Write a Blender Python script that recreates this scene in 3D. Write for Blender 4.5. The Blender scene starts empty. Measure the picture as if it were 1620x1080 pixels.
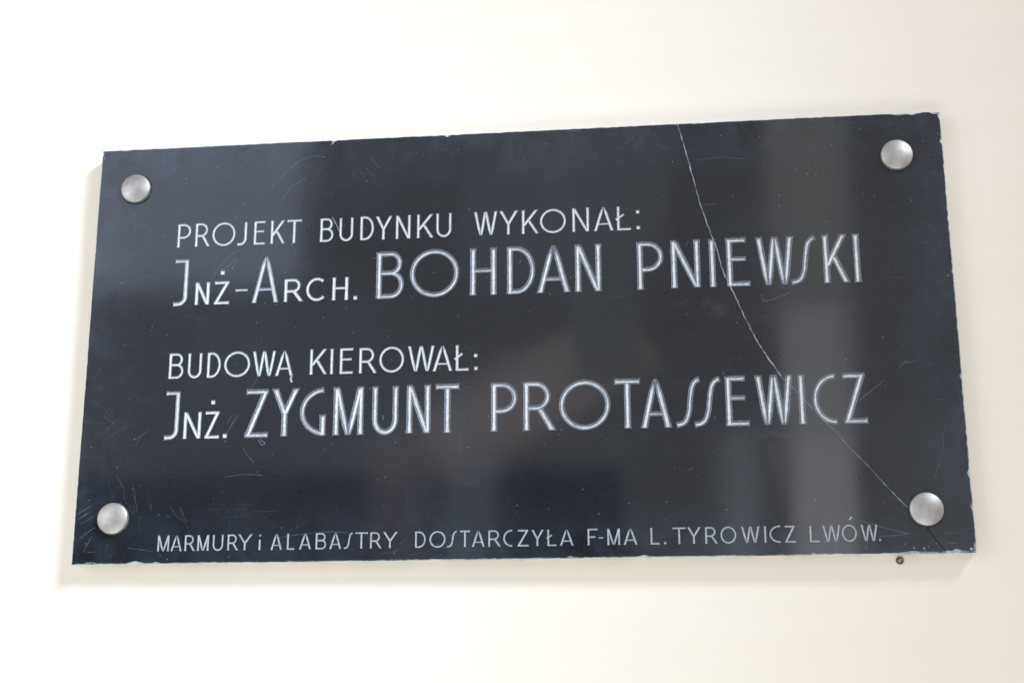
import bpy, bmesh, math, random
from mathutils import Vector, Matrix, noise
S = bpy.context.scene
C = S.collection
# ------------------------------------------------------------------ camera
# plaque face lies in the plane y = 0, centred on the origin, x right, z up; the wall is 20 mm behind it
W, H, T = 1000.0, 503.4, 20.0            # millimetres
cam = bpy.data.cameras.new('camera')
co = bpy.data.objects.new('camera', cam); C.objects.link(co); S.camera = co
cam.sensor_width = 36; cam.lens = 49.03
cam.clip_start = .05; cam.clip_end = 100
co.matrix_world = Matrix(((0.993313, 0.030520, 0.111343, 0.18224), (0.115437, -0.247738, -0.961925, -1.53104), (-0.001774, 0.968346, -0.249605, -0.40276), (0, 0, 0, 1)))
cam.dof.use_dof = True; cam.dof.focus_distance = 1.56; cam.dof.aperture_fstop = 6.3
# ------------------------------------------------------------------ world, lamps, exposure
w = bpy.data.worlds.new('World'); S.world = w; w.use_nodes = True
bg = w.node_tree.nodes['Background']
bg.inputs[0].default_value = (1, .945, .915, 1); bg.inputs[1].default_value = .52
S.view_settings.view_transform = 'Standard'; S.view_settings.look = 'None'
S.view_settings.exposure = 0; S.view_settings.gamma = 1
def area(name, loc, at, sx, sy, power, col, spread=180):
    l = bpy.data.lights.new(name, 'AREA'); l.shape = 'RECTANGLE'; l.size = sx; l.size_y = sy
    l.energy = power; l.color = col; l.spread = math.radians(spread)
    o = bpy.data.objects.new(name, l); C.objects.link(o); o.location = loc
    o.rotation_euler = (Vector(at) - Vector(loc)).to_track_quat('-Z', 'Y').to_euler()
    return o
# window up on the right, shining across the wall toward the left: overexposes the left half, casts the slab's shadow down-left
area('window_light_right', (2.09, -2.05, 2.24), (-5.2, 0, -3.42), 1.3, .55, 58, (.78, .89, 1), 54)
# added broad fill lamp on the left: lifts the wall and the slab's shadow
area('fill_light_left', (-2.6, -2.2, .2), (0, 0, 0), 2.0, 2.0, 34, (.86, .97, 1))
# added low fill lamp in place of floor bounce, brightens the shadow underneath
area('floor_bounce_fill', (-.3, -1.7, -1.9), (0, 0, -.1), 2.4, 1.0, 26, (.92, 1, .95))
# tall window beside the photographer: the glint on the bolts and the upright pale streak in the slab
def pane(name, x0, x1, z0, z1, rad, col, y=-3.0, roll=0):
    ar = (x1 - x0) * (z1 - z0)
    o = area(name, ((x0 + x1) / 2, y, (z0 + z1) / 2), ((x0 + x1) / 2, 0, (z0 + z1) / 2), x1 - x0, z1 - z0, rad * ar * math.pi, col)
    o.rotation_euler = (math.radians(90), roll, 0); return o
pane('window_light_tall', .56, .77, -1.7, .44, 2.0, (.94, .96, 1))
pane('window_light_tall_mid', .55, .78, .45, .88, 1.5, (.98, .98, 1))
pane('window_light_tall_top', .53, .80, .90, 1.9, .75, (1, 1, .92))
pane('streak_light_low_a', .35, .45, -.6, .44, 1.2, (.80, .88, 1))  # added strip lamps, this and the next two, mirrored as thin pale streaks
pane('streak_light_low_b', -.54, -.50, -.5, .58, 1.1, (.80, .92, 1))
pane('streak_light_low_c', -.46, -.41, -.5, .52, .9, (.80, .92, 1))
pane('warm_light_low', -.82, -.64, -.5, .46, .4, (1, .80, .80))  # added dim panels, this and the next three, mirrored as soft patches
pane('pale_light_right', .86, 1.25, -.6, .52, .28, (.85, .92, 1))
pane('pale_light_centre', -.14, .08, .62, 1.15, .26, (.85, 1, .95))
pane('blue_light_top', -.50, .20, .98, 1.7, .30, (.75, .86, 1))
pane('warm_reflection', -.66, .14, .47, .73, 1.0, (1, .72, .66), roll=math.radians(-28))  # added tilted lamp for the brownish patch mirrored in the middle
pane('window_light_far', -2.3, -1.08, 1.0, 2.2, 1.9, (.66, .78, 1))
# ------------------------------------------------------------------ materials
def mat(name):
    m = bpy.data.materials.new(name); m.use_nodes = True
    nt = m.node_tree; b = nt.nodes['Principled BSDF']
    return m, nt, b
def nd(nt, typ, **kw):
    n = nt.nodes.new(typ)
    for k, v in kw.items():
        if k in n.inputs: n.inputs[k].default_value = v
        else: setattr(n, k, v)
    return n
def coords(nt, scale=(1, 1, 1), rot=(0, 0, 0)):
    tc = nt.nodes.new('ShaderNodeTexCoord'); mp = nt.nodes.new('ShaderNodeMapping')
    mp.inputs['Scale'].default_value = scale; mp.inputs['Rotation'].default_value = rot
    nt.links.new(tc.outputs['Object'], mp.inputs['Vector']); return mp.outputs[0]
def noise_tex(nt, vec, scale, detail=4, rough=.6, dist=0):
    n = nt.nodes.new('ShaderNodeTexNoise'); nt.links.new(vec, n.inputs['Vector'])
    n.inputs['Scale'].default_value = scale; n.inputs['Detail'].default_value = detail
    n.inputs['Roughness'].default_value = rough; n.inputs['Distortion'].default_value = dist
    return n.outputs['Fac']
def ramp(nt, fac, stops):
    r = nt.nodes.new('ShaderNodeValToRGB'); nt.links.new(fac, r.inputs[0])
    while len(r.color_ramp.elements) > 1: r.color_ramp.elements.remove(r.color_ramp.elements[-1])
    r.color_ramp.elements[0].position = stops[0][0]; r.color_ramp.elements[0].color = (*stops[0][1], 1)
    for p, c in stops[1:]:
        e = r.color_ramp.elements.new(p); e.color = (*c, 1)
    return r.outputs[0]
def mix(nt, fac, a, b, mode='MIX'):
    m = nt.nodes.new('ShaderNodeMix'); m.data_type = 'RGBA'; m.blend_type = mode
    for i, v in ((0, fac), (6, a), (7, b)):
        if isinstance(v, (float, int)): m.inputs[i].default_value = v
        elif isinstance(v, tuple): m.inputs[i].default_value = (*v, 1)
        else: nt.links.new(v, m.inputs[i])
    return m.outputs[2]
def math_(nt, op, a, b=0.0, clamp=False):
    m = nt.nodes.new('ShaderNodeMath'); m.operation = op; m.use_clamp = clamp
    for i, v in ((0, a), (1, b)):
        if isinstance(v, (float, int)): m.inputs[i].default_value = v
        else: nt.links.new(v, m.inputs[i])
    return m.outputs[0]
def bump(nt, b, h, strength, dist):
    n = nt.nodes.new('ShaderNodeBump'); n.inputs['Strength'].default_value = strength; n.inputs['Distance'].default_value = dist
    nt.links.new(h, n.inputs['Height']); nt.links.new(n.outputs[0], b.inputs['Normal'])
g = lambda v: (v, v, v)

# polished black stone, dusty and scuffed
stone, nt, b = mat('polished_black_stone')
v = coords(nt)
cloud = noise_tex(nt, v, 3.2, 5, .55, .4)
fine = noise_tex(nt, coords(nt, (26, 1, 260)), 1.0, 3, .7)
fine2 = noise_tex(nt, coords(nt, (240, 1, 20)), 1.0, 3, .7)
grain = noise_tex(nt, v, 420, 2, .6)
base = ramp(nt, cloud, [(.28, (.004, .006, .008)), (.52, (.011, .015, .020)), (.74, (.023, .029, .037))])
base = mix(nt, .12, base, ramp(nt, fine, [(.3, (.004, .005, .009)), (.7, (.026, .029, .039))]))
base = mix(nt, .07, base, ramp(nt, fine2, [(.3, (.004, .005, .009)), (.7, (.026, .029, .039))]))
base = mix(nt, .25, base, ramp(nt, grain, [(.3, (.004, .005, .009)), (.7, (.028, .031, .041))]))
# pale wiped scuffs: stretched noise broken up by a second one
sc = noise_tex(nt, coords(nt, (12, 1, 34), (0, math.radians(-48), 0)), 1.0, 5, .75, .6)
sc2 = noise_tex(nt, v, 6.5, 3, .5)
scm = math_(nt, 'MULTIPLY', ramp(nt, sc, [(.56, g(0)), (.74, g(1))]), ramp(nt, sc2, [(.5, g(0)), (.68, g(1))]))
base = mix(nt, math_(nt, 'MULTIPLY', scm, .14), base, (.13, .15, .19))
# hair scratches
hs = noise_tex(nt, coords(nt, (14, 1, 900), (0, math.radians(-40), 0)), 1.0, 2, .5)
hs2 = noise_tex(nt, coords(nt, (700, 1, 12), (0, math.radians(18), 0)), 1.0, 2, .5)
hm = math_(nt, 'MULTIPLY', ramp(nt, hs, [(.70, g(0)), (.78, g(1))]), ramp(nt, sc2, [(.45, g(.15)), (.6, g(1))]))
hm2 = math_(nt, 'MULTIPLY', ramp(nt, hs2, [(.71, g(0)), (.8, g(1))]), ramp(nt, cloud, [(.5, g(0)), (.6, g(1))]))
base = mix(nt, math_(nt, 'MULTIPLY', math_(nt, 'ADD', hm, hm2, True), .30), base, (.16, .18, .22))
# dust specks
vo = nt.nodes.new('ShaderNodeTexVoronoi'); nt.links.new(v, vo.inputs['Vector']); vo.inputs['Scale'].default_value = 95
spot = ramp(nt, vo.outputs['Distance'], [(.0, g(1)), (.05, g(1)), (.11, g(0))])
pick = ramp(nt, vo.outputs['Color'], [(.80, g(0)), (.9, g(1))])
base = mix(nt, math_(nt, 'MULTIPLY', math_(nt, 'MULTIPLY', spot, pick), .30), base, (.30, .32, .36))
# dusty film that has gathered toward the rim of the slab
sx = nt.nodes.new('ShaderNodeSeparateXYZ'); nt.links.new(v, sx.inputs[0])
ex = math_(nt, 'DIVIDE', math_(nt, 'ABSOLUTE', sx.outputs['X']), .5); ez = math_(nt, 'DIVIDE', math_(nt, 'ABSOLUTE', sx.outputs['Z']), .2517)
ex = math_(nt, 'SUBTRACT', 1.0, math_(nt, 'MULTIPLY', math_(nt, 'SUBTRACT', 1.0, ex), 2.0))
rim_ = ramp(nt, math_(nt, 'MAXIMUM', ex, ez), [(.72, g(0)), (1, g(1))])
film = math_(nt, 'MULTIPLY', rim_, ramp(nt, noise_tex(nt, v, 18, 6, .7, .8), [(.38, g(0)), (.72, g(1))]))
base = mix(nt, math_(nt, 'MULTIPLY', film, .45), base, (.055, .070, .100))
nt.links.new(base, b.inputs['Base Color'])
rr = ramp(nt, noise_tex(nt, v, 7, 5, .6, .5), [(.3, g(.05)), (.7, g(.11))])
rr = mix(nt, math_(nt, 'MULTIPLY', scm, .5), rr, (.25, .25, .25))
nt.links.new(rr, b.inputs['Roughness'])
b.inputs['IOR'].default_value = 1.52
bump(nt, b, math_(nt, 'ADD', grain, hm), .03, .0004)

# whitened V cut of the letters: pale at the bottom of the groove, greyer on the flanks
def cut_material(name, stops, flank, valley, deep):
    m, nt, b = mat(name)
    tc = nt.nodes.new('ShaderNodeTexCoord'); sx = nt.nodes.new('ShaderNodeSeparateXYZ')
    nt.links.new(tc.outputs['Object'], sx.inputs[0])
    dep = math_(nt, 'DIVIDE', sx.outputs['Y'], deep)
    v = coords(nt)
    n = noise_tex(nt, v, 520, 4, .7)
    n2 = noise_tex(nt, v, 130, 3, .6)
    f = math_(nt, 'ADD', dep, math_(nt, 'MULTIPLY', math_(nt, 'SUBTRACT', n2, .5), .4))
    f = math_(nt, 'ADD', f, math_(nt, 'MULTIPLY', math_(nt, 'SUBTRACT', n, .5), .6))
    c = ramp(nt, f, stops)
    nt.links.new(c, b.inputs['Base Color']); b.inputs['Roughness'].default_value = .75
    bump(nt, b, n, .5, .0006)
    return m
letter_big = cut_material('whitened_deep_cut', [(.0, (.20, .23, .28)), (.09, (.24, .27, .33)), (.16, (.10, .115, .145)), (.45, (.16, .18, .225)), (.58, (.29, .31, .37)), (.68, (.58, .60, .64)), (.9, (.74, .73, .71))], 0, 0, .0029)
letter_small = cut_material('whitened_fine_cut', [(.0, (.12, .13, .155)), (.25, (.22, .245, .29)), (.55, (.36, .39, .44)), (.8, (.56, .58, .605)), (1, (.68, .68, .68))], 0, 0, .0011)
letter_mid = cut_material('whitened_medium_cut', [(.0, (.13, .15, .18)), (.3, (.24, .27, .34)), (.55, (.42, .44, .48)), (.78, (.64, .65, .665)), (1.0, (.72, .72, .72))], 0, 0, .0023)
crack_m = cut_material('pale_crack_fill', [(.0, (.10, .11, .13)), (.5, (.28, .30, .34)), (1, (.46, .47, .50))], 0, 0, .0006)
scratch_m = cut_material('pale_scratch', [(.0, (.06, .07, .10)), (.5, (.16, .19, .24)), (1, (.30, .33, .39))], 0, 0, .0003)
pit_m = cut_material('chipped_pit', [(.0, (.16, .18, .22)), (.5, (.40, .43, .50)), (1, (.70, .73, .78))], 0, 0, .0008)

chip, nt, b = mat('chipped_stone_edge')
v = coords(nt)
n = noise_tex(nt, v, 60, 6, .75); n2 = noise_tex(nt, v, 9, 3, .5)
f = math_(nt, 'ADD', n, math_(nt, 'MULTIPLY', math_(nt, 'SUBTRACT', n2, .5), .8))
nt.links.new(ramp(nt, f, [(.34, (.05, .06, .08)), (.44, (.20, .25, .29)), (.58, (.46, .54, .55)), (.8, (.66, .73, .71))]), b.inputs['Base Color'])
b.inputs['Roughness'].default_value = .8
bump(nt, b, n, .6, .001)
side, nt, b = mat('limewashed_slab_side')
n = noise_tex(nt, coords(nt), 40, 5, .7)
nt.links.new(ramp(nt, n, [(.3, (.50, .54, .48)), (.6, (.78, .79, .73))]), b.inputs['Base Color']); b.inputs['Roughness'].default_value = .8

plaster, nt, b = mat('cream_wall_paint')
v = coords(nt)
n = noise_tex(nt, v, 1.6, 5, .5, .3); n2 = noise_tex(nt, v, 55, 4, .6); n3 = noise_tex(nt, coords(nt, (3, 1, 30)), 1, 3, .5)
c = ramp(nt, n, [(.3, (.80, .725, .652)), (.7, (.83, .758, .692))])
c = mix(nt, .25, c, ramp(nt, n3, [(.3, (.79, .715, .64)), (.7, (.84, .775, .72))]))
# a few grey specks
vo = nt.nodes.new('ShaderNodeTexVoronoi'); nt.links.new(v, vo.inputs['Vector']); vo.inputs['Scale'].default_value = 11
sp = math_(nt, 'MULTIPLY', ramp(nt, vo.outputs['Distance'], [(.0, g(1)), (.012, g(1)), (.022, g(0))]), ramp(nt, vo.outputs['Color'], [(.6, g(0)), (.7, g(1))]))
c = mix(nt, math_(nt, 'MULTIPLY', sp, .35), c, (.45, .40, .36))
nt.links.new(c, b.inputs['Base Color']); b.inputs['Roughness'].default_value = .6
b.inputs['Specular IOR Level'].default_value = .3
bump(nt, b, math_(nt, 'ADD', n2, math_(nt, 'MULTIPLY', n, 3.0)), .12, .0012)

nickel, nt, b = mat('satin_nickel')
tc = nt.nodes.new('ShaderNodeTexCoord')
n = noise_tex(nt, coords(nt, (600, 600, 600)), 1.0, 4, .7); n2 = noise_tex(nt, coords(nt), 120, 3, .5)
nt.links.new(ramp(nt, n2, [(.3, (.42, .40, .39)), (.7, (.52, .50, .49))]), b.inputs['Base Color'])
b.inputs['Metallic'].default_value = 1
nt.links.new(ramp(nt, n, [(.3, g(.44)), (.7, g(.56))]), b.inputs['Roughness'])
bump(nt, b, n, .12, .0003)
skirt_m, nt, b = mat('tarnished_brass_rim')
n = noise_tex(nt, coords(nt), 260, 4, .7)
nt.links.new(ramp(nt, n, [(.35, (.20, .25, .23)), (.6, (.42, .50, .46)), (.75, (.7, .74, .7))]), b.inputs['Base Color'])
b.inputs['Metallic'].default_value = .15; b.inputs['Roughness'].default_value = .5
dirt, nt, b = mat('dark_grime')
n = noise_tex(nt, coords(nt), 300, 4, .8)
nt.links.new(ramp(nt, n, [(.5, (.010, .010, .011)), (.68, (.05, .05, .055)), (.78, (.35, .36, .36))]), b.inputs['Base Color']); b.inputs['Roughness'].default_value = .85
rust, nt, b = mat('rusty_steel')
n = noise_tex(nt, coords(nt), 500, 4, .8)
nt.links.new(ramp(nt, n, [(.4, (.07, .05, .04)), (.6, (.26, .15, .10)), (.75, (.40, .35, .30))]), b.inputs['Base Color']); b.inputs['Roughness'].default_value = .7; b.inputs['Metallic'].default_value = .3
steel, nt, b = mat('pale_screw_metal')
n = noise_tex(nt, coords(nt), 500, 4, .8)
nt.links.new(ramp(nt, n, [(.35, (.25, .25, .25)), (.6, (.65, .64, .62))]), b.inputs['Base Color']); b.inputs['Roughness'].default_value = .45; b.inputs['Metallic'].default_value = .6

# ------------------------------------------------------------------ object helpers
def link(name, me, mats=(), parent=None, smooth=False):
    o = bpy.data.objects.new(name, me); C.objects.link(o)
    for m in mats: me.materials.append(m)
    if parent: o.parent = parent
    if smooth:
        for p in me.polygons: p.use_smooth = True
    return o
def empty(name, loc=(0, 0, 0), parent=None):
    o = bpy.data.objects.new(name, None); C.objects.link(o); o.location = loc; o.empty_display_size = .02
    if parent: o.parent = parent
    return o
def lathe(profile, seg=64):
    """profile: (radius, height toward the viewer) in mm; axis is -y"""
    vs, fs = [], []
    for r, h in profile:
        if r < 1e-6: vs.append([(0, -h * .001, 0)])
        else: vs.append([(r * math.cos(2 * math.pi * k / seg) * .001, -h * .001, r * math.sin(2 * math.pi * k / seg) * .001) for k in range(seg)])
    flat = []; idx = []
    for ring in vs:
        idx.append(list(range(len(flat), len(flat) + len(ring)))); flat += ring
    for a, b_ in zip(idx, idx[1:]):
        for k in range(seg):
            k2 = (k + 1) % seg
            if len(a) == 1: fs.append((a[0], b_[k2], b_[k]))
            elif len(b_) == 1: fs.append((a[k], a[k2], b_[0]))
            else: fs.append((a[k], a[k2], b_[k2], b_[k]))
    me = bpy.data.meshes.new('lathe'); me.from_pydata(flat, [], fs)
    bm = bmesh.new(); bm.from_mesh(me); bmesh.ops.recalc_face_normals(bm, faces=bm.faces); bm.to_mesh(me); bm.free()
    return me

# ------------------------------------------------------------------ wall
me = bpy.data.meshes.new('wall')
bm = bmesh.new()
for x in (-3, 3.6):
    for z in (-2.4, 2.6): bm.verts.new((x, .020, z)); bm.verts.new((x, .22, z))
bmesh.ops.convex_hull(bm, input=bm.verts); bm.to_mesh(me); bm.free()
wall = link('wall', me, [plaster]); wall['kind'] = 'structure'

# added unseen dark panel, darkens the reflections in the slab's lower left and the bolts
me = bpy.data.meshes.new('dark_panel'); bm = bmesh.new()
bmesh.ops.create_cube(bm, size=1, matrix=Matrix.Translation((-1.55, -3.4, -.85)) @ Matrix.Diagonal((3.1, .1, 2.5, 1))); bm.to_mesh(me); bm.free()
panel_m, nt, b = mat('dark_panel_brown')
nt.links.new(ramp(nt, noise_tex(nt, coords(nt, (2, 2, 14)), 1.0, 4, .6), [(.3, (.05, .035, .03)), (.7, (.14, .10, .085))]), b.inputs['Base Color'])
far = link('reflection_panel', me, [panel_m]); far['kind'] = 'structure'

# ------------------------------------------------------------------ V-cut strokes
rnd = random.Random(5)
# material slots of the slab before it is taken apart
STONE, SIDE, CHIP, BIG, SMALL, CRACK, SCRATCH, PIT, MID = range(9)
SLOTS = [stone, side, chip, letter_big, letter_small, crack_m, scratch_m, pit_m, letter_mid]
EPS = .4
def catmull(p, n=6):
    q = [p[0]] + list(p) + [p[-1]]; out = []
    for i in range(1, len(q) - 2):
        for k in range(n):
            t = k / n
            out.append(tuple(.5 * ((2 * q[i][j]) + (q[i + 1][j] - q[i - 1][j]) * t + (2 * q[i - 1][j] - 5 * q[i][j] + 4 * q[i + 1][j] - q[i + 2][j]) * t * t
                                  + (3 * q[i][j] - 3 * q[i + 1][j] + q[i + 2][j] - q[i - 1][j]) * t ** 3) for j in (0, 1)))
    out.append(tuple(p[-1])); return out
class Cutter:
    def __init__(s): s.v = []; s.f = []; s.m = []
    def sweep(s, pts, w, mi, closed=False, ends=('b', 'b'), ef=(1.15, 1.15), depth=None, jit=.05, step=2.0, inset=.42):
        d = w * .42 if depth is None else depth
        # resample
        P = []
        n = len(pts); segs = n if closed else n - 1
        for i in range(segs):
            a, b_ = pts[i], pts[(i + 1) % n]; L = math.dist(a, b_)
            k = max(1, int(L / step)) if jit > 0 else 1
            for j in range(k): P.append((a[0] + (b_[0] - a[0]) * j / k, a[1] + (b_[1] - a[1]) * j / k))
        if not closed: P.append(tuple(pts[-1]))
        n = len(P); acc = [0]
        for i in range(1, n): acc.append(acc[-1] + math.dist(P[i], P[i - 1]))
        tot = acc[-1]; rows = []
        for i, p in enumerate(P):
            pa = P[i - 1] if (i > 0 or closed) else None; pb = P[(i + 1) % n] if (i < n - 1 or closed) else None
            d1 = Vector((p[0] - pa[0], p[1] - pa[1])).normalized() if pa else None
            d2 = Vector((pb[0] - p[0], pb[1] - p[1])).normalized() if pb else None
            if d1 is None: t = d2; sc = 1
            elif d2 is None: t = d1; sc = 1
            else:
                t = (d1 + d2).normalized(); sc = 1 / max(.5, t.dot(d1))
            nx = Vector((-t.y, t.x)) * sc
            fac = 1.0
            if not closed:
                for e, dd in ((0, acc[i]), (1, tot - acc[i])):
                    if dd < w * .9: fac = ef[e] + (1 - ef[e]) * (dd / (w * .9)) if abs(ef[e]) >= 1 else fac
                    if ef[e] < 1 and dd < w * 2.2: fac = ef[e] + (1 - ef[e]) * (dd / (w * 2.2))
                if (i == 0 and ends[0] == 'h') or (i == n - 1 and ends[1] == 'h'):
                    nx = Vector((1 if nx.x > 0 else -1, 0)) / max(.25, abs(t.y))
            hw = w / 2 * fac
            jl = hw * (1 + rnd.uniform(-jit, jit)); jr = hw * (1 + rnd.uniform(-jit, jit))
            rows.append((Vector(p), nx, jl, jr, d * fac * (1 + rnd.uniform(-jit, jit)), t))
        k0 = len(s.v)
        for i, (p, nx, jl, jr, dd, t) in enumerate(rows):
            e = 1 + EPS / max(dd, .05)
            L = p + nx * jl * e; R = p - nx * jr * e
            V = Vector(p)
            if not closed:
                if i == 0: V = V + t * w * inset
                if i == n - 1: V = V - t * w * inset
            s.v += [(L.x, -EPS, L.y), (R.x, -EPS, R.y), (V.x, dd, V.y)]
        # keep the valley points in order near the ends
        if not closed:
            for a, sgn in ((0, 1), (n - 1, -1)):
                base = Vector((s.v[k0 + 3 * a + 2][0], s.v[k0 + 3 * a + 2][2])); t = rows[a][5] * sgn
                i = a + sgn; q = 1
                while 0 < i < n - 1:
                    vi = k0 + 3 * i + 2; cur = Vector((s.v[vi][0], s.v[vi][2]))
                    if (cur - base).dot(t) < q * .02:
                        nb = base + t * .02 * q; s.v[vi] = (nb.x, s.v[vi][1], nb.y); i += sgn; q += 1
                    else: break
        def face(*idx): s.f.append(idx); s.m.append(mi)
        for i in range(n if closed else n - 1):
            a = k0 + 3 * i; b_ = k0 + 3 * ((i + 1) % n)
            face(a, a + 1, b_ + 1, b_); face(a + 1, a + 2, b_ + 2, b_ + 1); face(a + 2, a, b_, b_ + 2)
        if not closed:
            face(k0, k0 + 2, k0 + 1); e = k0 + 3 * (n - 1); face(e, e + 1, e + 2)
    def pit(s, x, z, r, mi, d=None, square=False, rot=0.0):
        d = r * .8 if d is None else d
        k0 = len(s.v); n = 4 if square else 5; e = 1 + EPS / d
        for k in range(n):
            a = 2 * math.pi * k / n + (math.pi / 4 + rot if square else rnd.uniform(0, .6)); rr = r * e * (1 if square else rnd.uniform(.6, 1.2))
            s.v.append((x + rr * math.cos(a), -EPS, z + rr * math.sin(a)))
        s.v.append((x, d, z))
        s.f.append(tuple(k0 + k for k in range(n))); s.m.append(mi)
        for k in range(n): s.f.append((k0 + (k + 1) % n, k0 + k, k0 + n)); s.m.append(mi)
    def mesh(s):
        me = bpy.data.meshes.new('cutter'); me.from_pydata([(x * .001, y * .001, z * .001) for x, y, z in s.v], [], s.f)
        for m in SLOTS: me.materials.append(m)
        me.polygons.foreach_set('material_index', s.m)
        bm = bmesh.new(); bm.from_mesh(me)
        bmesh.ops.triangulate(bm, faces=bm.faces); bmesh.ops.recalc_face_normals(bm, faces=bm.faces)
        bm.to_mesh(me); bm.free(); return me

def ell(cx, cz, rx, rz, a0, a1, n=20):
    return [(cx + rx * math.cos(math.radians(a0 + (a1 - a0) * k / n)), cz + rz * math.sin(math.radians(a0 + (a1 - a0) * k / n))) for k in range(n + 1)]
def glyph(ch, x0, x1, yb, yt, w, big):
    """strokes of one capital inside its outer box (mm); each is (points, options)"""
    h = w / 2; X0, X1, B, Tp = x0 + h, x1 - h, yb, yt; HH = yt - yb; WW = x1 - x0; bi, ti = yb + h, yt - h
    wc = w * (.86 if big else .9); hc = wc / 2
    st = []
    def L(*p, **k): st.append((list(p), k))
    def diag(a, b, fa=1, fb=1): st.append(([a, b], dict(ends=('h', 'h'), ef=(fa, fb))))
    hb = dict(ef=(1.0, 1.12)); c = ch.upper()
    if c in 'IŁLEFTHPRBDKNMUJ' and c not in 'JTUNM': L((X0, B), (X0, Tp))
    if c == 'P': r = (Tp - hc - (yb + HH * .42)) / 2; cz = Tp - hc - r; L((X0, Tp - hc), (max(X0 + 1, x1 - hc - r * 1.0), Tp - hc), *ell(max(X0 + 1, x1 - hc - r * 1.0), cz, x1 - hc - max(X0 + 1, x1 - hc - r * 1.0), r, 80, -80, 14), (max(X0 + 1, x1 - hc - r * 1.0), cz - r), (X0, cz - r), w=wc, ef=(1, 1))
    if c == 'R':
        bx = x0 + WW * .84; zc = yb + HH * .46; r = (Tp - hc - zc) / 2; cz = Tp - hc - r; ex = max(X0 + 1, bx - hc - r)
        L((X0, Tp - hc), (ex, Tp - hc), *ell(ex, cz, bx - hc - ex, r, 80, -80, 14), (ex, cz - r), (X0, cz - r), w=wc, ef=(1, 1))
        diag((x0 + WW * .50, zc), (x1 - h * .95, yb))
    if c == 'B':
        zc = yb + HH * .54; r1 = (Tp - hc - zc) / 2; r2 = (zc - yb - hc) / 2; bx = x1 - WW * .07
        e1 = max(X0 + .8, bx - hc - r1 * .9); e2 = max(X0 + .8, x1 - hc - r2 * .9)
        L((X0, Tp - hc), (e1, Tp - hc), *ell(e1, Tp - hc - r1, bx - hc - e1, r1, 80, -80, 14), (e1, zc), (X0, zc), w=wc, ef=(1, 1))
        L((X0, zc), (e2, zc), *ell(e2, zc - r2, x1 - hc - e2, r2, 80, -80, 14), (e2, zc - 2 * r2), (X0, zc - 2 * r2), w=wc, ef=(1, 1))
    if c == 'D':
        rz = HH / 2 - hc; ex = x0 + WW * .33
        L((X0, Tp - hc), (ex, Tp - hc), *ell(ex, yb + HH / 2, x1 - hc - ex, rz, 84, -84, 24), (ex, B + hc), (X0, B + hc), w=wc, ef=(1, 1))
    if c in 'OÓ':
        st.append((ell((x0 + x1) / 2, (yb + yt) / 2, WW / 2 - hc, HH / 2 - hc + w * .05, 0, 360 - 360 / 48, 47), dict(closed=True, w=wc)))
        if c == 'Ó': L(((x0 + x1) / 2 + .8, yt + 4.6), ((x0 + x1) / 2 + 3.6, yt + 8.6), w=w * .9)
    if c == 'C':
        if ch == 'c': L(*ell((x0 + x1) / 2 - .5, (yb + yt) / 2, WW / 2 - hc + .5, HH / 2 - hc + .3, 48, 318, 28), w=wc)
        else: L(*ell(x1 - WW * .12, (yb + yt) / 2, WW * .88 - hc, HH / 2 - hc + .2, 84, 276, 28), w=wc)
    if c == 'G':
        L(*ell(x1 - WW * .03, (yb + yt) / 2, WW * .97 - hc, HH / 2 - hc, 94, 262, 26), (x1 - w * .3, yb + hc), w=wc)
        L((x1 - h * 1.1, yb), (x1 - h * 1.1, yb + HH * .44))
    if c == 'J':
        r = WW * (.52 if big else .62)
        L((X1, Tp), (X1, yb + hc + r), *ell(X1 - r, yb + hc + r, r, r, -8, -80, 8), (x0, yb + hc), ef=(1, 1.15))
        if ch == 'J' and big: L((x0, Tp - hc), (x1, Tp - hc), w=wc * .95, ef=(1.2, 1))
    if c == 'E':
        k = .86 if big else 1
        L((X0, Tp - hc), (x0 + WW * k, Tp - hc), w=wc, **hb); L((X0, yb + HH * .56), (x0 + WW * (.85 if big else .9), yb + HH * .56), w=wc * .9, **hb); L((X0, B + hc), (x1, B + hc), w=wc, **hb)
    if c == 'F': L((X0, Tp - hc), (x1, Tp - hc), w=wc, **hb); L((X0, yb + HH * .5), (x0 + WW * .78, yb + HH * .5), w=wc, **hb)
    if c in 'LŁ':
        L((X0, B + hc), (x1, B + hc), w=wc, **hb)
        if c == 'Ł': L((x0 - WW * .1, yb + HH * .44), (x0 + WW * .52, yb + HH * .67), w=w * .85)
    if c == 'T': L((x0, Tp - hc), (x1, Tp - hc), w=wc, ef=(1.15, 1.15)); L(((x0 + x1) / 2, B), ((x0 + x1) / 2, Tp - hc), ef=(1.15, 1))
    if c == 'H': L((X1, B), (X1, Tp)); L((X0, yb + HH * .52), (X1, yb + HH * .52), w=w * .75, ef=(1, 1))
    if c == 'K':
        diag((x1 - h * 1.5, Tp), (X0 + h * .2, yb + HH * .34)); diag((x0 + WW * .40, yb + HH * .56), (x1 - h * 1.05, B))
    if c == 'N': L((X0, B), (X0, Tp), ef=(1.15, 1)); L((X1, B), (X1, Tp), ef=(.9, 1.15)); diag((X0 + .1 * w, Tp - .3 * w), (X1 - .1 * w, B), 1, .8)
    if c == 'M':
        L((X0, B), (X0, Tp)); L((X1, B), (X1, Tp)); m = (x0 + x1) / 2
        diag((X0 + .1 * w, Tp - .2 * w), (m - .12 * w, B), 1, .6); diag((X1 - .1 * w, Tp - .2 * w), (m + .12 * w, B), 1, .6)
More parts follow.
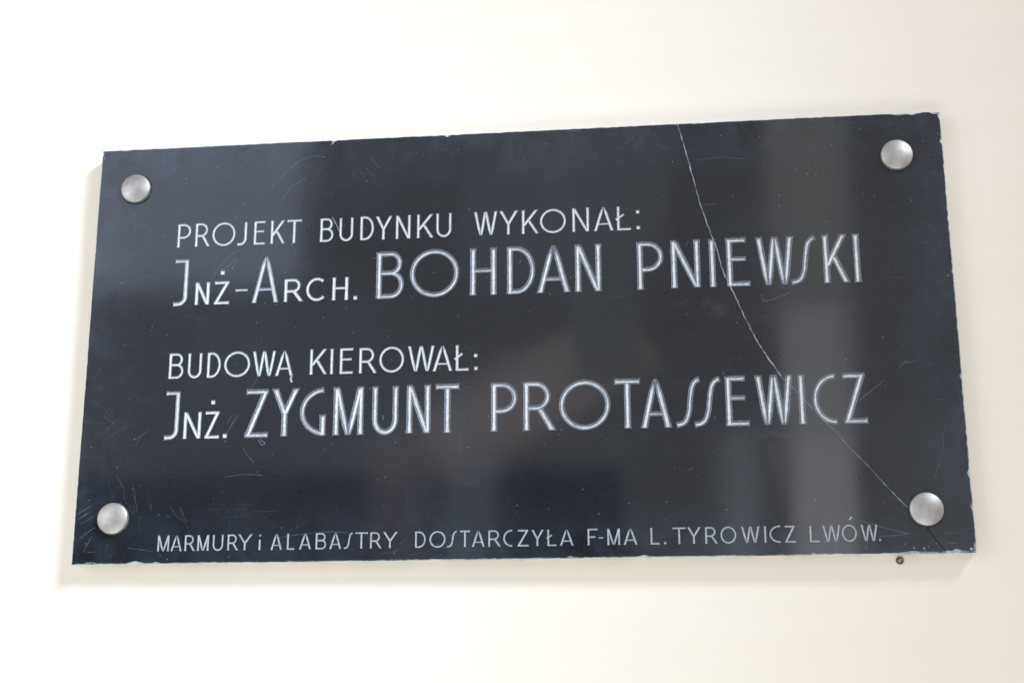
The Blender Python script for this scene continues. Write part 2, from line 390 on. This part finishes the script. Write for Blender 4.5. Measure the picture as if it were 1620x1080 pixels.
    if c == 'W':
        a, m, d_ = x0 + WW * .30, (x0 + x1) / 2, x1 - WW * .27
        diag((x0 + h, Tp), (a - .14 * w, B), 1.1, .6); diag((m - .14 * w, Tp), (a + .14 * w, B), .7, .6)
        diag((m + .14 * w, Tp), (d_ - .14 * w, B), .7, .6); diag((x1 - h, Tp), (d_ + .14 * w, B), 1.1, .6)
    if c in 'AĄ':
        m = (x0 + x1) / 2
        diag((x0 + h, B), (m - .10 * w, Tp), 1.15, .3); diag((x1 - h, B), (m + .10 * w, Tp), 1.15, .3)
        z = yb + HH * .29; t_ = (z - yb) / HH; L((x0 + h + (m - x0 - h) * t_, z), (x1 - h - (m - x0 - h) * t_, z), w=w * .72, ef=(1, 1))
        if c == 'Ą': L((x1 - 1.2, yb + .5), (x1 - 2.4, yb - 3.5), (x1 - .6, yb - 8.2), w=w * .7)
    if c == 'Y':
        m = (x0 + x1) / 2 - WW * .02; f = yb + HH * (.5 if big else .47)
        diag((x0 + h, Tp), (m, f - w * .3), 1.15, 1); diag((x1 - h, Tp), (m, f - w * .3), 1.15, 1); L((m, B), (m, f + w * .2), ef=(1.15, 1))
    if c in 'ZŻ':
        diag((X0 + h * .4, B + hc * .6), (X1 - h * .2, Tp - hc * .4), 1, 1)
        L((x0 + WW * .06, Tp - hc), (x1 - .2 * w, Tp - hc), w=wc, ef=(1.15, 1)); L((x0 + .2 * w, B + hc), (x1, B + hc), w=wc, ef=(1, 1.15))
        if c == 'Ż': st.append(('pit', (x0 + x1) / 2 + .2, yt + 10.4, 2.9))
    if c == 'U':
        r = (X1 - X0) / 2; cz = yb + hc + r * (1.25 if big else 1.15)
        L((X0, Tp), (X0, cz), *ell((X0 + X1) / 2, cz, r, cz - yb - hc, 186, 354, 18), (X1, cz), (X1, Tp), w=w * .95)
    if c == 'S':
        q = [(1, .955), (.84, .925), (.70, .83), (.63, .68), (.58, .5), (.54, .33), (.45, .18), (.30, .085), (0, .045)]
        L(*catmull([(x0 + a * WW, yb + b_ * HH) for a, b_ in q], 4), w=wc)
    if ch == 'i': st.clear(); m = (x0 + x1) / 2; L((m, B), (m, yb + HH * .66)); st.append(('pit', m + .3, yb + HH * .9, 1.25))
    if ch == '-': L((x0, yb), (x1, yb), w=w * .8)
    if ch == '.': st.append(('pit', (x0 + x1) / 2, yb + (x1 - x0) * .45, (x1 - x0) * .52))
    if ch == ':': st += [('pit', (x0 + x1) / 2, yb + 2.6, 2.5), ('pit', (x0 + x1) / 2 - .3, yt, 2.5)]
    return st

L1 ="P -398.3 -381.5|R -376.4 -357.7|O -355.5 -326.7|J -324.3 -312.6|E -304.3 -290.1|K -283.7 -265.7|T -264.2 -245.8|B -223.6 -207.2|U -200.4 -183.3|D -175.2 -158.5|Y -156.8 -136.6|N -132.5 -114.6|K -107.2 -87.0|U -84.4 -65.9|W -39.6 -11.9|Y -9.5 12.5|K 16.8 36.9|O 37.9 68.6|N 75.7 95.4|A 100.6 123.5|Ł 127.4 143.8|: 149.6 154.2"
L2 ="J -399.2 -381.8|n -372.5 -354.7|ż -350.3 -330.2|- -323.7 -308.4|A -303.3 -271.1|r -264.4 -241.0|c -237.1 -211.8|h -206.7 -187.4|. -181.5 -176.2|B -154.5 -121.5|O -114.7 -56.5|H -43.7 -12.8|D -0.6 32.1|A 34.2 72.6|N 78.2 108.6|P 149.3 179.6|N 187.8 221.1|I 231.3 238.4|E 250.6 277.0|W 284.1 326.3|S 321.8 351.1|K 358.5 387.3|I 392.3 399.0"
L3 ="B -399.2 -381.2|U -376.4 -359.2|D -353.1 -336.4|O -332.8 -301.2|W -298.7 -270.9|Ą -271.3 -250.1|K -230.4 -209.5|I -206.3 -201.4|E -195.2 -179.1|R -172.4 -151.2|O -148.9 -119.5|W -115.5 -84.3|A -86.5 -63.6|Ł -59.9 -44.3|: -38.9 -33.7"
L4 ="J -400.4 -383.1|n -377.4 -356.3|ż -353.0 -334.1|. -330.4 -324.7|Z -306.1 -276.3|Y -273.4 -241.1|G -240.1 -209.1|M -200.9 -165.5|U -155.8 -125.1|N -115.9 -88.0|T -82.9 -54.8|P -18.9 11.2|R 17.8 54.3|O 58.1 115.9|T 120.0 149.6|A 149.4 183.4|S 188.2 215.7|S 208.4 238.0|E 243.3 269.3|W 276.0 317.3|I 323.0 329.7|C 338.2 365.4|Z 369.4 397.0"
L5 ="M -399.9 -386.1|A -384.3 -371.0|R -368.2 -355.5|M -353.3 -339.7|U -335.5 -322.9|R -318.3 -305.3|Y -306.2 -289.3|i -282.1 -279.6|A -268.3 -254.8|L -249.5 -240.5|A -235.5 -221.4|B -216.7 -204.3|A -200.9 -187.0|S -184.4 -174.2|T -171.9 -156.9|R -154.6 -141.0|Y -139.9 -123.3|D -103.8 -91.5|O -87.6 -69.3|S -68.1 -56.7|T -53.6 -41.8|A -40.1 -25.5|R -21.8 -7.4|C -5.2 5.6|Z 10.0 23.4|Y 26.0 39.9|Ł 43.6 53.9|A 57.3 72.7|F 87.8 99.2|- 99.8 105.4|M 109.4 123.5|A 127.1 142.4|L 156.4 166.5|. 170.8 173.6|T 180.3 194.9|Y 196.3 211.0|R 215.4 229.1|O 231.8 249.0|W 254.1 274.1|I 278.7 281.0|C 284.2 296.8|Z 299.9 312.1|L 326.8 338.0|W 340.4 359.8|Ó 360.8 376.8|W 380.8 398.8|. 399.1 401.9"
# (name of the line, text run, baseline, cap top, small-cap top, stroke width, big?, dot height for the colon)
LINES = [
 ('upper_heading', L1, 122.9, 152.8, 0, 3.45, False, 144.6),
 ('architect_name', L2, 50.6, 108.4, 79.2, 6.9, True, 0),
 ('lower_heading', L3, -38.0, -7.2, 0, 3.65, False, -20.5),
 ('engineer_name', L4, -109.6, -52.8, -77.5, 7.0, True, 0),
 ('supplier_line', L5, -238.1, -219.6, 0, 2.3, False, 0)]
NP = 14
passes = [Cutter() for _ in range(NP)]
boxes = []                                  # (line, char, x0, x1, z0, z1)
for li, (nm, run, yb, yt, ys, sw, big, cz) in enumerate(LINES):
    small_run = True
    for ci, it in enumerate(run.split('|')):
        ch, a, b_ = it.split(); a = float(a); b_ = float(b_)
        top, wd, bg_ = yt, sw, big
        jj = rnd.uniform(-.35, .35) * (.5 if li == 4 else 1); bb = yb + jj * .6; tt = top + jj
        if li in (1, 3):
            if ch in 'nżrch': tt, wd, bg_ = ys, 4.2, False
            if b_ < -260 and ch in 'JA': wd = 5.3; bold = True
        if ch == ':': tt = cz
        if ch == '-': bb = 67.2 if li == 1 else -229.8; wd = 3.6 if li == 1 else 2.2
        if ch == '.' and li == 4: bb = yb + .3
        if li == 4 and a < -380: wd = 2.2
        mi = BIG if (big and bg_ and a > -320 and not (li == 1 and a < -160)) else (MID if big and wd > 5 and ch != '.' else SMALL)
        boxes.append((li, ch, a, b_, bb - 9, tt + (13 if ch in 'żÓ' else 1)))
        for si, s_ in enumerate(glyph(ch, a, b_, bb, tt, wd, bg_)):
            cu = passes[(2 * si + ci % 2) % (NP - 2)]
            if s_[0] == 'pit': cu.pit(s_[1], s_[2], s_[3] * 1.25, mi, d=s_[3] * .75, square=True, rot=rnd.uniform(-.08, .08))
            else:
                k = dict(s_[1]); ww = k.pop('w', wd); cu.sweep(s_[0], ww, mi, **k, step=2.2 if big else 1.8, jit=.045 if bg_ else .05)
SCR=[([(-285.6, 193.3), (-270.0, 210.7), (-252.6, 225.7), (-234.2, 232.2), (-219.3, 229.8)],0.55),
([(-273.2, 175.0), (-260.7, 193.8), (-242.5, 205.0)],0.45),
([(-259.3, 217.9), (-247.0, 219.8), (-236.0, 218.5)],0.35),
([(-353.9, 80.9), (-346.9, 94.0), (-336.2, 105.4), (-322.6, 118.2)],0.5),
([(-342.9, 91.5), (-332.4, 98.9), (-325.1, 106.5)],0.6),
([(-340.4, 89.0), (-329.9, 94.9), (-323.4, 103.3)],0.45),
([(-209.9, 154.6), (-205.1, 145.8), (-198.8, 132.6)],1.3),
([(-161.4, 101.1), (-154.5, 100.4)],1.0),
([(-148.5, 100.7), (-138.7, 101.6)],0.8),
([(385.8, -85.8), (416.6, -62.2)],0.55),
([(430.2, -51.2), (444.0, -38.7)],0.45),
([(288.8, 41.3), (289.7, 33.5), (299.3, 33.7), (320.0, 41.1)],0.5),
([(380.5, -215.7), (401.9, -222.4), (424.6, -229.0), (432.4, -229.8)],0.55),
([(397.9, -233.5), (431.0, -230.6)],0.5),
([(467.7, -240.2), (480.7, -241.4)],0.55),
([(418.1, -208.5), (424.7, -208.6)],0.4),
([(-497.3, -200.7), (-483.2, -192.2)],0.6),
([(-493.3, -222.4), (-476.2, -209.7)],0.55),
([(-488.2, -239.3), (-477.8, -219.0)],0.45),
([(-500.0, -195.6), (-479.7, -183.9)],0.45),
([(-493.8, -206.5), (-476.5, -196.0)],0.4),
([(-288.6, -112.1), (-285.1, -115.9), (-283.5, -118.8), (-279.9, -116.7), (-283.0, -113.7), (-286.8, -111.4)],0.8),
([(-331.5, -113.0), (-312.1, -82.0)],0.45),
([(-326.4, -95.0), (-319.6, -81.8)],0.45),
([(-323.2, -100.3), (-316.4, -85.6)],0.35),
([(-325.6, -154.9), (-304.2, -152.0), (-281.2, -153.5)],0.45),
([(-305.8, -119.8), (-300.1, -129.5), (-291.5, -139.1)],0.4),
([(-265.7, -225.0), (-208.5, -218.8), (-172.4, -220.8)],0.4),
([(73.1, 247.6), (91.9, 251.5), (112.8, 253.6)],0.45),
([(-299.9, -52.9), (-289.4, -35.5), (-280.4, -17.7)],0.4),
([(219.8, 204.7), (249.0, 207.2), (277.8, 203.4)],0.35),
([(226.6, 149.9), (243.2, 150.0)],0.4),
([(339.8, -227.9), (345.8, -238.8), (355.6, -241.6)],0.6),
([(341.1, -240.1), (350.0, -234.8), (359.1, -239.0)],0.5),
([(196.3, -158.5), (207.5, -154.5)],0.4),
([(467.2, -161.3), (474.6, -133.2), (473.7, -119.3)],0.3),
([(461.6, -174.2), (469.6, -146.9)],0.3),
([(-436.3, -233.3), (-402.5, -238.0)],0.35),
([(-484.5, -238.3), (-471.9, -237.1)],0.4),
([(465.2, -230.5), (484.8, -230.1)],0.4),
([(209.3, 108.5), (204.0, 98.8)],0.4),
([(200.5, 103.5), (197.4, 95.3)],0.35),
([(-79.9, -234.1), (-69.3, -238.4), (-58.7, -235.8)],0.35),
([(313.9, 60.7), (322.6, 64.8)],0.35),
([(187.2, 90.4), (184.2, 85.9)],0.3),
([(-254.7, 117.1), (-251.3, 109.1)],0.4),
([(-488.4, 192.7), (-478.0, 203.7)],0.3),
([(-424.8, 244.7), (-419.0, 228.8)],0.35),
([(-485.6, 242.7), (-469.5, 242.7)],0.35)]
PITS=[(-387.5,-246.4,1.6),(-458.9,-230.1,1.2),(-142.7,-91.3,2.4),(-142.9,-88.5,2.0),(-300.3,111.8,1.9),(-257.6,121.4,1.8),(-396.7,111.4,1.5),(14.6,90.4,2.2),(-85.2,80.2,1.2),(-341.4,138.0,1.1),(53.4,138.4,1.1),(-317.2,-22.7,1.3),(-134.3,-22.8,1.2),(86.9,-81.2,1.4),(-496.9,242.4,2.6),(-492.6,249.7,2.0),(-477.3,250.2,3.0),(-211.4,248.1,4.0),(-213.6,245.8,2.2),(-67.4,252.3,3.6),(-259.8,249.7,2.0),(-408.4,223.8,2.0),(-352.9,223.6,1.8),(-325.2,221.9,1.3),(-285.3,241.2,1.2),(-236.0,196.7,1.6),(-229.4,206.0,1.3),(-494.3,164.5,1.4),(-448.8,149.3,1.2),(-74.8,232.5,1.6),(15.2,228.1,1.3),(46.0,233.8,1.8),(134.5,223.8,1.4),(-73.0,199.5,1.2),(-25.3,174.4,1.2),(7.0,253.0,1.6),(193.5,204.4,1.8),(296.8,192.4,1.4),(348.4,193.1,1.3),(294.9,230.1,1.3),(375.9,249.5,1.6),(487.9,250.4,3.4),(496.9,248.7,3.0),(480.0,249.6,2.6),(461.0,250.2,3.0),(495.8,224.6,1.8),(496.8,223.0,1.6),(476.6,207.8,1.4),(483.0,199.0,1.5),(441.1,239.9,1.4),(493.9,54.7,2.2),(401.1,159.0,1.2),(450.3,-210.0,1.0),(492.4,-184.3,1.2),(495.3,-173.5,1.2),(427.0,-241.3,1.8),(435.2,-245.5,2.6),(445.7,-246.3,3.0),(450.4,-244.3,1.8),(458.5,-240.8,1.4),(463.5,-252.9,3.0),(451.5,-185.6,0.9),(327.9,-250.4,2.4),(494.5,-247.6,5.0),(496.2,-251.0,5.0),(489.0,-250.9,3.0),(497.7,-232.3,2.4),(-490.3,-251.1,2.5),(-479.8,-250.9,2.2),(-472.4,-250.2,1.8),(-431.5,-249.0,2.2),(-426.2,-250.1,2.0),(-28.3,-251.4,2.0),(46.3,-253.1,2.2),(47.0,-252.4,1.4),(-74.9,-245.3,1.6),(-210.8,-125.6,1.3),(-207.9,-124.2,1.3),(286.1,52.8,1.0),(224.3,124.7,1.0),(271.9,67.5,0.9),(-476.2,-210.4,1.6),(342.6,-237.4,1.8),(456.2,-120.9,1.4),(255.1,-33.0,1.0),(253.5,-121.1,0.9),(58.2,-114.4,1.5),(111.0,-120.6,1.1),(-42.3,-13.7,1.6),(-75.1,-21.6,1.4),(-162.3,-74.8,1.2)]

CRACKS = [[(200.2, 253.1), (209.2, 216.2), (217.5, 179.0), (223.1, 153.2), (230.1, 128.2), (235.9, 109.7), (241.0, 94.3), (244.6, 76.0), (248.4, 63.1), (254.2, 50.2), (261.9, 30.6), (269.5, 11.9), (279.1, -10.4), (291.9, -33.4), (306.7, -56.9), (322.4, -73.1), (335.3, -89.1), (346.8, -103.6), (361.5, -118.7), (375.3, -137.2), (392.3, -155.6), (409.6, -177.3), (428.0, -198.8)], [(450.0, -223.5), (457.0, -235.1), (465.3, -245.9), (469.3, -253.9)]]
def wobble(p, amp, step):
    out = [p[0]]
    for a, b_ in zip(p, p[1:]):
        L = math.dist(a, b_); k = max(1, int(L / step))
        for j in range(1, k + 1):
            t = j / k; q = rnd.uniform(-amp, amp) if j < k else 0
            out.append((a[0] + (b_[0] - a[0]) * t + q, a[1] + (b_[1] - a[1]) * t + q * .5))
    return out
CRACKS[0].append((437.5, -207.0))
ck = passes[NP - 2]
ck.sweep(wobble(CRACKS[0][:15], .28, 3.5), 1.3, CRACK, depth=.7, jit=.5, step=50, ef=(1, .6), inset=0)
ck2 = Cutter()
ck2.sweep(wobble(CRACKS[0][14:19], .2, 3.5), .9, CRACK, depth=.5, jit=.5, step=50, ef=(1, .6), inset=0)
ck.sweep(wobble(CRACKS[0][18:], .2, 3.5), 1.0, SCRATCH, depth=.22, jit=.5, step=50, ef=(1, 1), inset=0)
ck.sweep(wobble(CRACKS[1], .25, 3), .8, STONE, depth=1.6, jit=.3, step=50, ef=(1, 1), inset=0)
sk, skb = [], []
def alone(x0, x1, z0, z1):
    """a cutter in which nothing yet touches this box, so that no cutter overlaps itself"""
    for c_, bs in zip(sk, skb):
        if all(x1 < b0 or x0 > b1 or z1 < b2 or z0 > b3 for b0, b1, b2, b3 in bs): bs.append((x0, x1, z0, z1)); return c_
    sk.append(Cutter()); skb.append([(x0, x1, z0, z1)]); return sk[-1]
def scratch(q, sw, d):
    m_ = sw * 1.5 + .8; xs = [u[0] for u in q]; zs = [u[1] for u in q]
    alone(min(xs) - m_, max(xs) + m_, min(zs) - m_, max(zs) + m_).sweep(q, sw, SCRATCH, depth=d, jit=.3, step=4, ef=(.3, .3), inset=.3)
def pit_(x, z, r, mi): alone(x - r * 2 - 1, x + r * 2 + 1, z - r * 2 - 1, z + r * 2 + 1).pit(x, z, r, mi)
for p, sw in SCR: scratch(catmull(p, 5) if len(p) > 2 else p, sw, sw * .3)
for x, z, s_ in PITS:
    if abs(x) < 497 and abs(z) < 248.5: pit_(x, z, s_ * .38, PIT)
for i in range(70):                           # hair scratches, in loose bundles toward the rim
    if i % 5 == 0:
        cx, cz = (rnd.uniform(-480, 480), rnd.choice((1, -1)) * rnd.uniform(185, 240)) if rnd.random() < .5 else (rnd.choice((1, -1)) * rnd.uniform(430, 490), rnd.uniform(-230, 230))
        ca = rnd.uniform(0, 3.14)
    a_ = ca + rnd.gauss(0, .18); l_ = rnd.uniform(6, 30); x_, z_ = cx + rnd.gauss(0, 9), cz + rnd.gauss(0, 9); bw = rnd.uniform(-.12, .12) * l_
    q = [(x_ + t_ * l_ * math.cos(a_) - bw * (1 - 4 * t_ * t_) * math.sin(a_), z_ + t_ * l_ * math.sin(a_) + bw * (1 - 4 * t_ * t_) * math.cos(a_)) for t_ in (-.5, -.25, 0, .25, .5)]
    if all(abs(u) < 493 and abs(v_) < 246 for u, v_ in q): scratch(q, rnd.uniform(.18, .34), .1)
for i in range(200):                          # crumbs knocked out of the polish, thicker towards the rim
    if rnd.random() < .5: x, z = rnd.uniform(-490, 490), rnd.uniform(-243, 243)
    elif rnd.random() < .6: x, z = rnd.uniform(-490, 490), rnd.choice((1, -1)) * (247 - abs(rnd.gauss(0, 9)))
    else: x, z = rnd.choice((1, -1)) * (493 - abs(rnd.gauss(0, 9))), rnd.uniform(-243, 243)
    pit_(x, z, rnd.choice((.25, .3, .35, .5)), rnd.choice((PIT, SCRATCH)))
passes += [ck2] + sk

# ------------------------------------------------------------------ slab blank with a chipped rim
def rim():
    pts = []; step = 2.5
    def run(ax, az, bx, bz):
        n = int(math.dist((ax, az), (bx, bz)) / step)
        for k in range(n): pts.append((ax + (bx - ax) * k / n, az + (bz - az) * k / n))
    X, Z = W / 2, H / 2
    run(-X, -Z, X, -Z); run(X, -Z, X, Z); run(X, Z, -X, Z); run(-X, Z, -X, -Z)
    return pts
RP = rim(); X, Z = W / 2, H / 2
bites = [(496, 249, 9, 2.2), (470, 251, 10, 1.6), (455, 251, 8, 1.8), (-210, 251, 3.2, 1.9), (-72, 251, 3.5, 1.8), (500, -60, 3, 1), (500, -168, 5, 1.2), (500, -200, 9, 1.3), (499, -248, 8, 2.4), (478, -251, 16, 2.4),
         (440, -251, 22, 1.6), (-478, -251, 8, 1.8), (-425, -251, 10, 1.8), (-400, -251, 5, 1.2), (-498, 248, 4, 2.2), (-470, 251, 5, 1.0), (500, 215, 3, 1.8), (70, -251, 5, 1.4), (150, -251, 6, 1.2), (330, -251, 3, 1.6)]
outer, inner, od = [], [], []
for i, (x, z) in enumerate(RP):
    nrm = noise.noise(Vector((x * .02, z * .02, 3))); nf = noise.noise(Vector((x * .16, z * .16, 9)))
    k = .85 + .5 * nrm + .45 * nf
    if x > X - .1: k += .25 + .3 * max(0, nf)
    if z < -Z + .1: k += .1
    if x < -X + .1: k -= .25
    o_ = max(0, .18 * nf)
    if x > X - .1: o_ = max(0, .35 * nf + .1)
    for bx, bz, r, dd in bites:
        q = math.dist((x, z), (bx, bz)) / r
        if q < 1: k += dd * (1 - q * q) * (1 + .5 * nf); o_ += dd * .12 * (1 - q * q)
    k = max(.65 if x > -X + .1 else .5, k)
    # direction inwards
    dx = -1 if x > X - 6 else (1 if x < -X + 6 else 0); dz = -1 if z > Z - 6 else (1 if z < -Z + 6 else 0)
    if dx and dz:
        ix = x + dx * max(0, (k + o_) - (X - abs(x))); iz = z + dz * max(0, (k + o_) - (Z - abs(z)))
        ox = x + dx * max(0, o_ - (X - abs(x))); oz = z + dz * max(0, o_ - (Z - abs(z)))
    else:
        ix, iz = x + dx * (k + o_), z + dz * (k + o_); ox, oz = x + dx * o_, z + dz * o_
    inner.append((ix, 0, iz)); outer.append((ox, min(3.5, k * .8), oz))
back = [(x, T - .0, z) for x, z in RP]
n = len(RP); vs = back + outer + inner
fs, ms = [], []
for i in range(n):
    j = (i + 1) % n
    fs.append((i, j, n + j, n + i)); ms.append(SIDE)
    fs.append((n + i, n + j, 2 * n + j, 2 * n + i)); ms.append(CHIP)
fs.append(tuple(range(2 * n, 3 * n))); ms.append(STONE)
fs.append(tuple(range(n))); ms.append(STONE)
me = bpy.data.meshes.new('blank'); me.from_pydata([(x * .001, y * .001, z * .001) for x, y, z in vs], [], fs)
for m in SLOTS: me.materials.append(m)
me.polygons.foreach_set('material_index', ms)
bm = bmesh.new(); bm.from_mesh(me); bmesh.ops.triangulate(bm, faces=bm.faces, ngon_method='EAR_CLIP'); bmesh.ops.recalc_face_normals(bm, faces=bm.faces); bm.to_mesh(me); bm.free()
blank = bpy.data.objects.new('blank', me); C.objects.link(blank)
cutters = []
for cu in passes:
    if not cu.f: continue
    o = bpy.data.objects.new('cutter', cu.mesh()); C.objects.link(o); cutters.append(o)
    md = blank.modifiers.new('cut', 'BOOLEAN'); md.operation = 'DIFFERENCE'; md.object = o; md.solver = 'MANIFOLD'
    if hasattr(md, 'material_mode'): md.material_mode = 'INDEX'
dg = bpy.context.evaluated_depsgraph_get()
cut = bpy.data.meshes.new_from_object(blank.evaluated_get(dg), depsgraph=dg)
for o in cutters + [blank]: bpy.data.objects.remove(o)
print('cut slab', len(cut.vertices), len(cut.polygons))

# ------------------------------------------------------------------ take the cut slab apart into its parts
plaque = empty('memorial_plaque', (0, .020, -H / 2000))
plaque['label'] = 'black polished stone plaque with engraved white lettering and a diagonal crack, bolted to the wall'
plaque['category'] = 'plaque'
OFF = Vector((0, -.020, H / 2000))            # from the empty back to the centre of the slab's face
def sub(name, faces, mats, parent, smooth=False):
    idx = {}; v2, f2, m2 = [], [], []
    for p in faces:
        f = []
        for vi in p.vertices:
            if vi not in idx: idx[vi] = len(v2); v2.append(cut.vertices[vi].co.copy())
            f.append(idx[vi])
        f2.append(f); m2.append(0)
    m = bpy.data.meshes.new(name); m.from_pydata(v2, [], f2)
    o = link(name, m, mats, parent, smooth); return o
groups = {}
def char_at(x, z):
    best = None
    for bi_, (li, ch, a, b_, z0, z1) in enumerate(boxes):
        dx = max(a - x, x - b_, 0); dz = max(z0 - z, z - z1, 0); d = dx + dz * 1.5 + abs((a + b_) / 2 - x) * .02
        if best is None or d < best[0]: best = (d, bi_)
    return best[1]
for p in cut.polygons:
    mi = p.material_index
    if mi in (BIG, MID, SMALL): key = ('L', char_at(p.center.x * 1000, p.center.z * 1000))
    elif mi in (SCRATCH, PIT): key = ('M', mi)
    else: key = ('M', mi)
    groups.setdefault(key, []).append(p)
def place(o): o.location = OFF; return o
place(sub('stone_slab', groups[('M', STONE)], [stone], plaque))
place(sub('slab_side', groups[('M', SIDE)], [side], plaque))
e = place(sub('chipped_edge', groups[('M', CHIP)], [chip], plaque)); e['label'] = 'pale chipped rim round the face'
e = place(sub('crack', groups[('M', CRACK)], [crack_m], plaque)); e['label'] = 'thin pale diagonal crack'
e = place(sub('scratches', groups.get(('M', SCRATCH), []), [scratch_m], plaque)); e['kind'] = 'stuff'
e = place(sub('chip_marks', groups.get(('M', PIT), []), [pit_m], plaque)); e['kind'] = 'stuff'
labels = ['upper heading in small capitals', 'first name line in tall capitals', 'lower heading in small capitals', 'second name line in tall capitals', 'smallest line along the bottom']
lines = []
for li, L_ in enumerate(LINES):
    o = empty('inscription_line', (OFF.x, OFF.y, OFF.z), plaque); o['label'] = labels[li]; lines.append(o)
PN = {'.': 'full_stop', ':': 'colon', '-': 'hyphen'}
for bi_, (li, ch, a, b_, z0, z1) in enumerate(boxes):
    fs_ = groups.get(('L', bi_))
    if not fs_: print('no faces for', li, ch, a); continue
    big_ = {BIG: letter_big, MID: letter_mid, SMALL: letter_small}[fs_[0].material_index]
    o = sub(PN.get(ch, 'letter'), fs_, [big_], lines[li])

# ------------------------------------------------------------------ four domed bolts through the corners
R_ = 17.8
def dome():
    rho = 40.0; top = 8.8; pr = []
    for k in range(17):
        r = R_ * .975 * k / 16; pr.append((r, top - (rho - math.sqrt(rho * rho - r * r))))
    h = pr[-1][1]; pr += [(R_ * .993, h - .35), (R_, h - .95), (R_, h - 1.4)]
    return pr
cap_me = lathe(dome(), 72); cap_me.materials.append(nickel)
sk_me = lathe([(R_, 3.2), (R_ + .15, 2.6), (R_ + .1, .2), (R_ - 2, -.1)], 72); sk_me.materials.append(skirt_m)
for m in (cap_me, sk_me):
    for p in m.polygons: p.use_smooth = True
for x, z, rz in ((-453.6, 199.3, .3), (447.6, 199.6, 1.9), (450.9, -204.9, 3.3), (-453.8, -200.2, 5.0)):
    bo = empty('bolt', (x * .001, -.020, z * .001 + H / 2000), plaque); bo.rotation_euler = (0, rz, 0)
    o = bpy.data.objects.new('bolt_cap', cap_me); C.objects.link(o); o.parent = bo
    o = bpy.data.objects.new('bolt_rim', sk_me); C.objects.link(o); o.parent = bo
    # grime pressed into the corner between bolt and stone
    vs, fs = [], []; N = 72
    for k in range(N):
        a = 2 * math.pi * k / N; q = 1.0 + 1.6 * abs(noise.noise(Vector((math.cos(a) * 2.2, math.sin(a) * 2.2, x * .1)))) + .3 * rnd.random()
        for r, h in ((R_ - .6, .55), (R_ + q * .45, .35), (R_ + q, .03)): vs.append((r * math.cos(a) * .001, -h * .001, r * math.sin(a) * .001))
    for k in range(N):
        for j in (0, 1):
            a = 3 * k + j; b2 = 3 * ((k + 1) % N) + j; fs.append((a, b2, b2 + 1, a + 1))
    m = bpy.data.meshes.new('grime_ring'); m.from_pydata(vs, [], fs); link('grime_ring', m, [dirt], bo, True)

# ------------------------------------------------------------------ cut-off screw in the wall, under the slab's lower edge
scr = empty('wall_screw', (.4226, .020, -.2567))
scr['label'] = 'small rusty screw in the wall just under the right end of the plaque'; scr['category'] = 'screw'
o = link('sleeve', lathe([(2.2, .3), (2.6, 1.3), (3.5, 1.7), (4.1, 1.2), (4.3, -.2)], 28), [rust], scr, True)
bm = bmesh.new()
me = lathe([(0, .9), (1.5, .85), (2.3, .3), (2.5, -.2)], 20); o = link('screw_head', me, [steel], scr, True)
bmesh.ops.create_cube(bm, size=1, matrix=Matrix.Rotation(.7, 4, 'Y') @ Matrix.Diagonal((.0036, .0005, .0006, 1)))
for v_ in bm.verts: v_.co.y -= .0009
me = bpy.data.meshes.new('slot'); bm.to_mesh(me); bm.free(); link('slot', me, [dirt], scr)
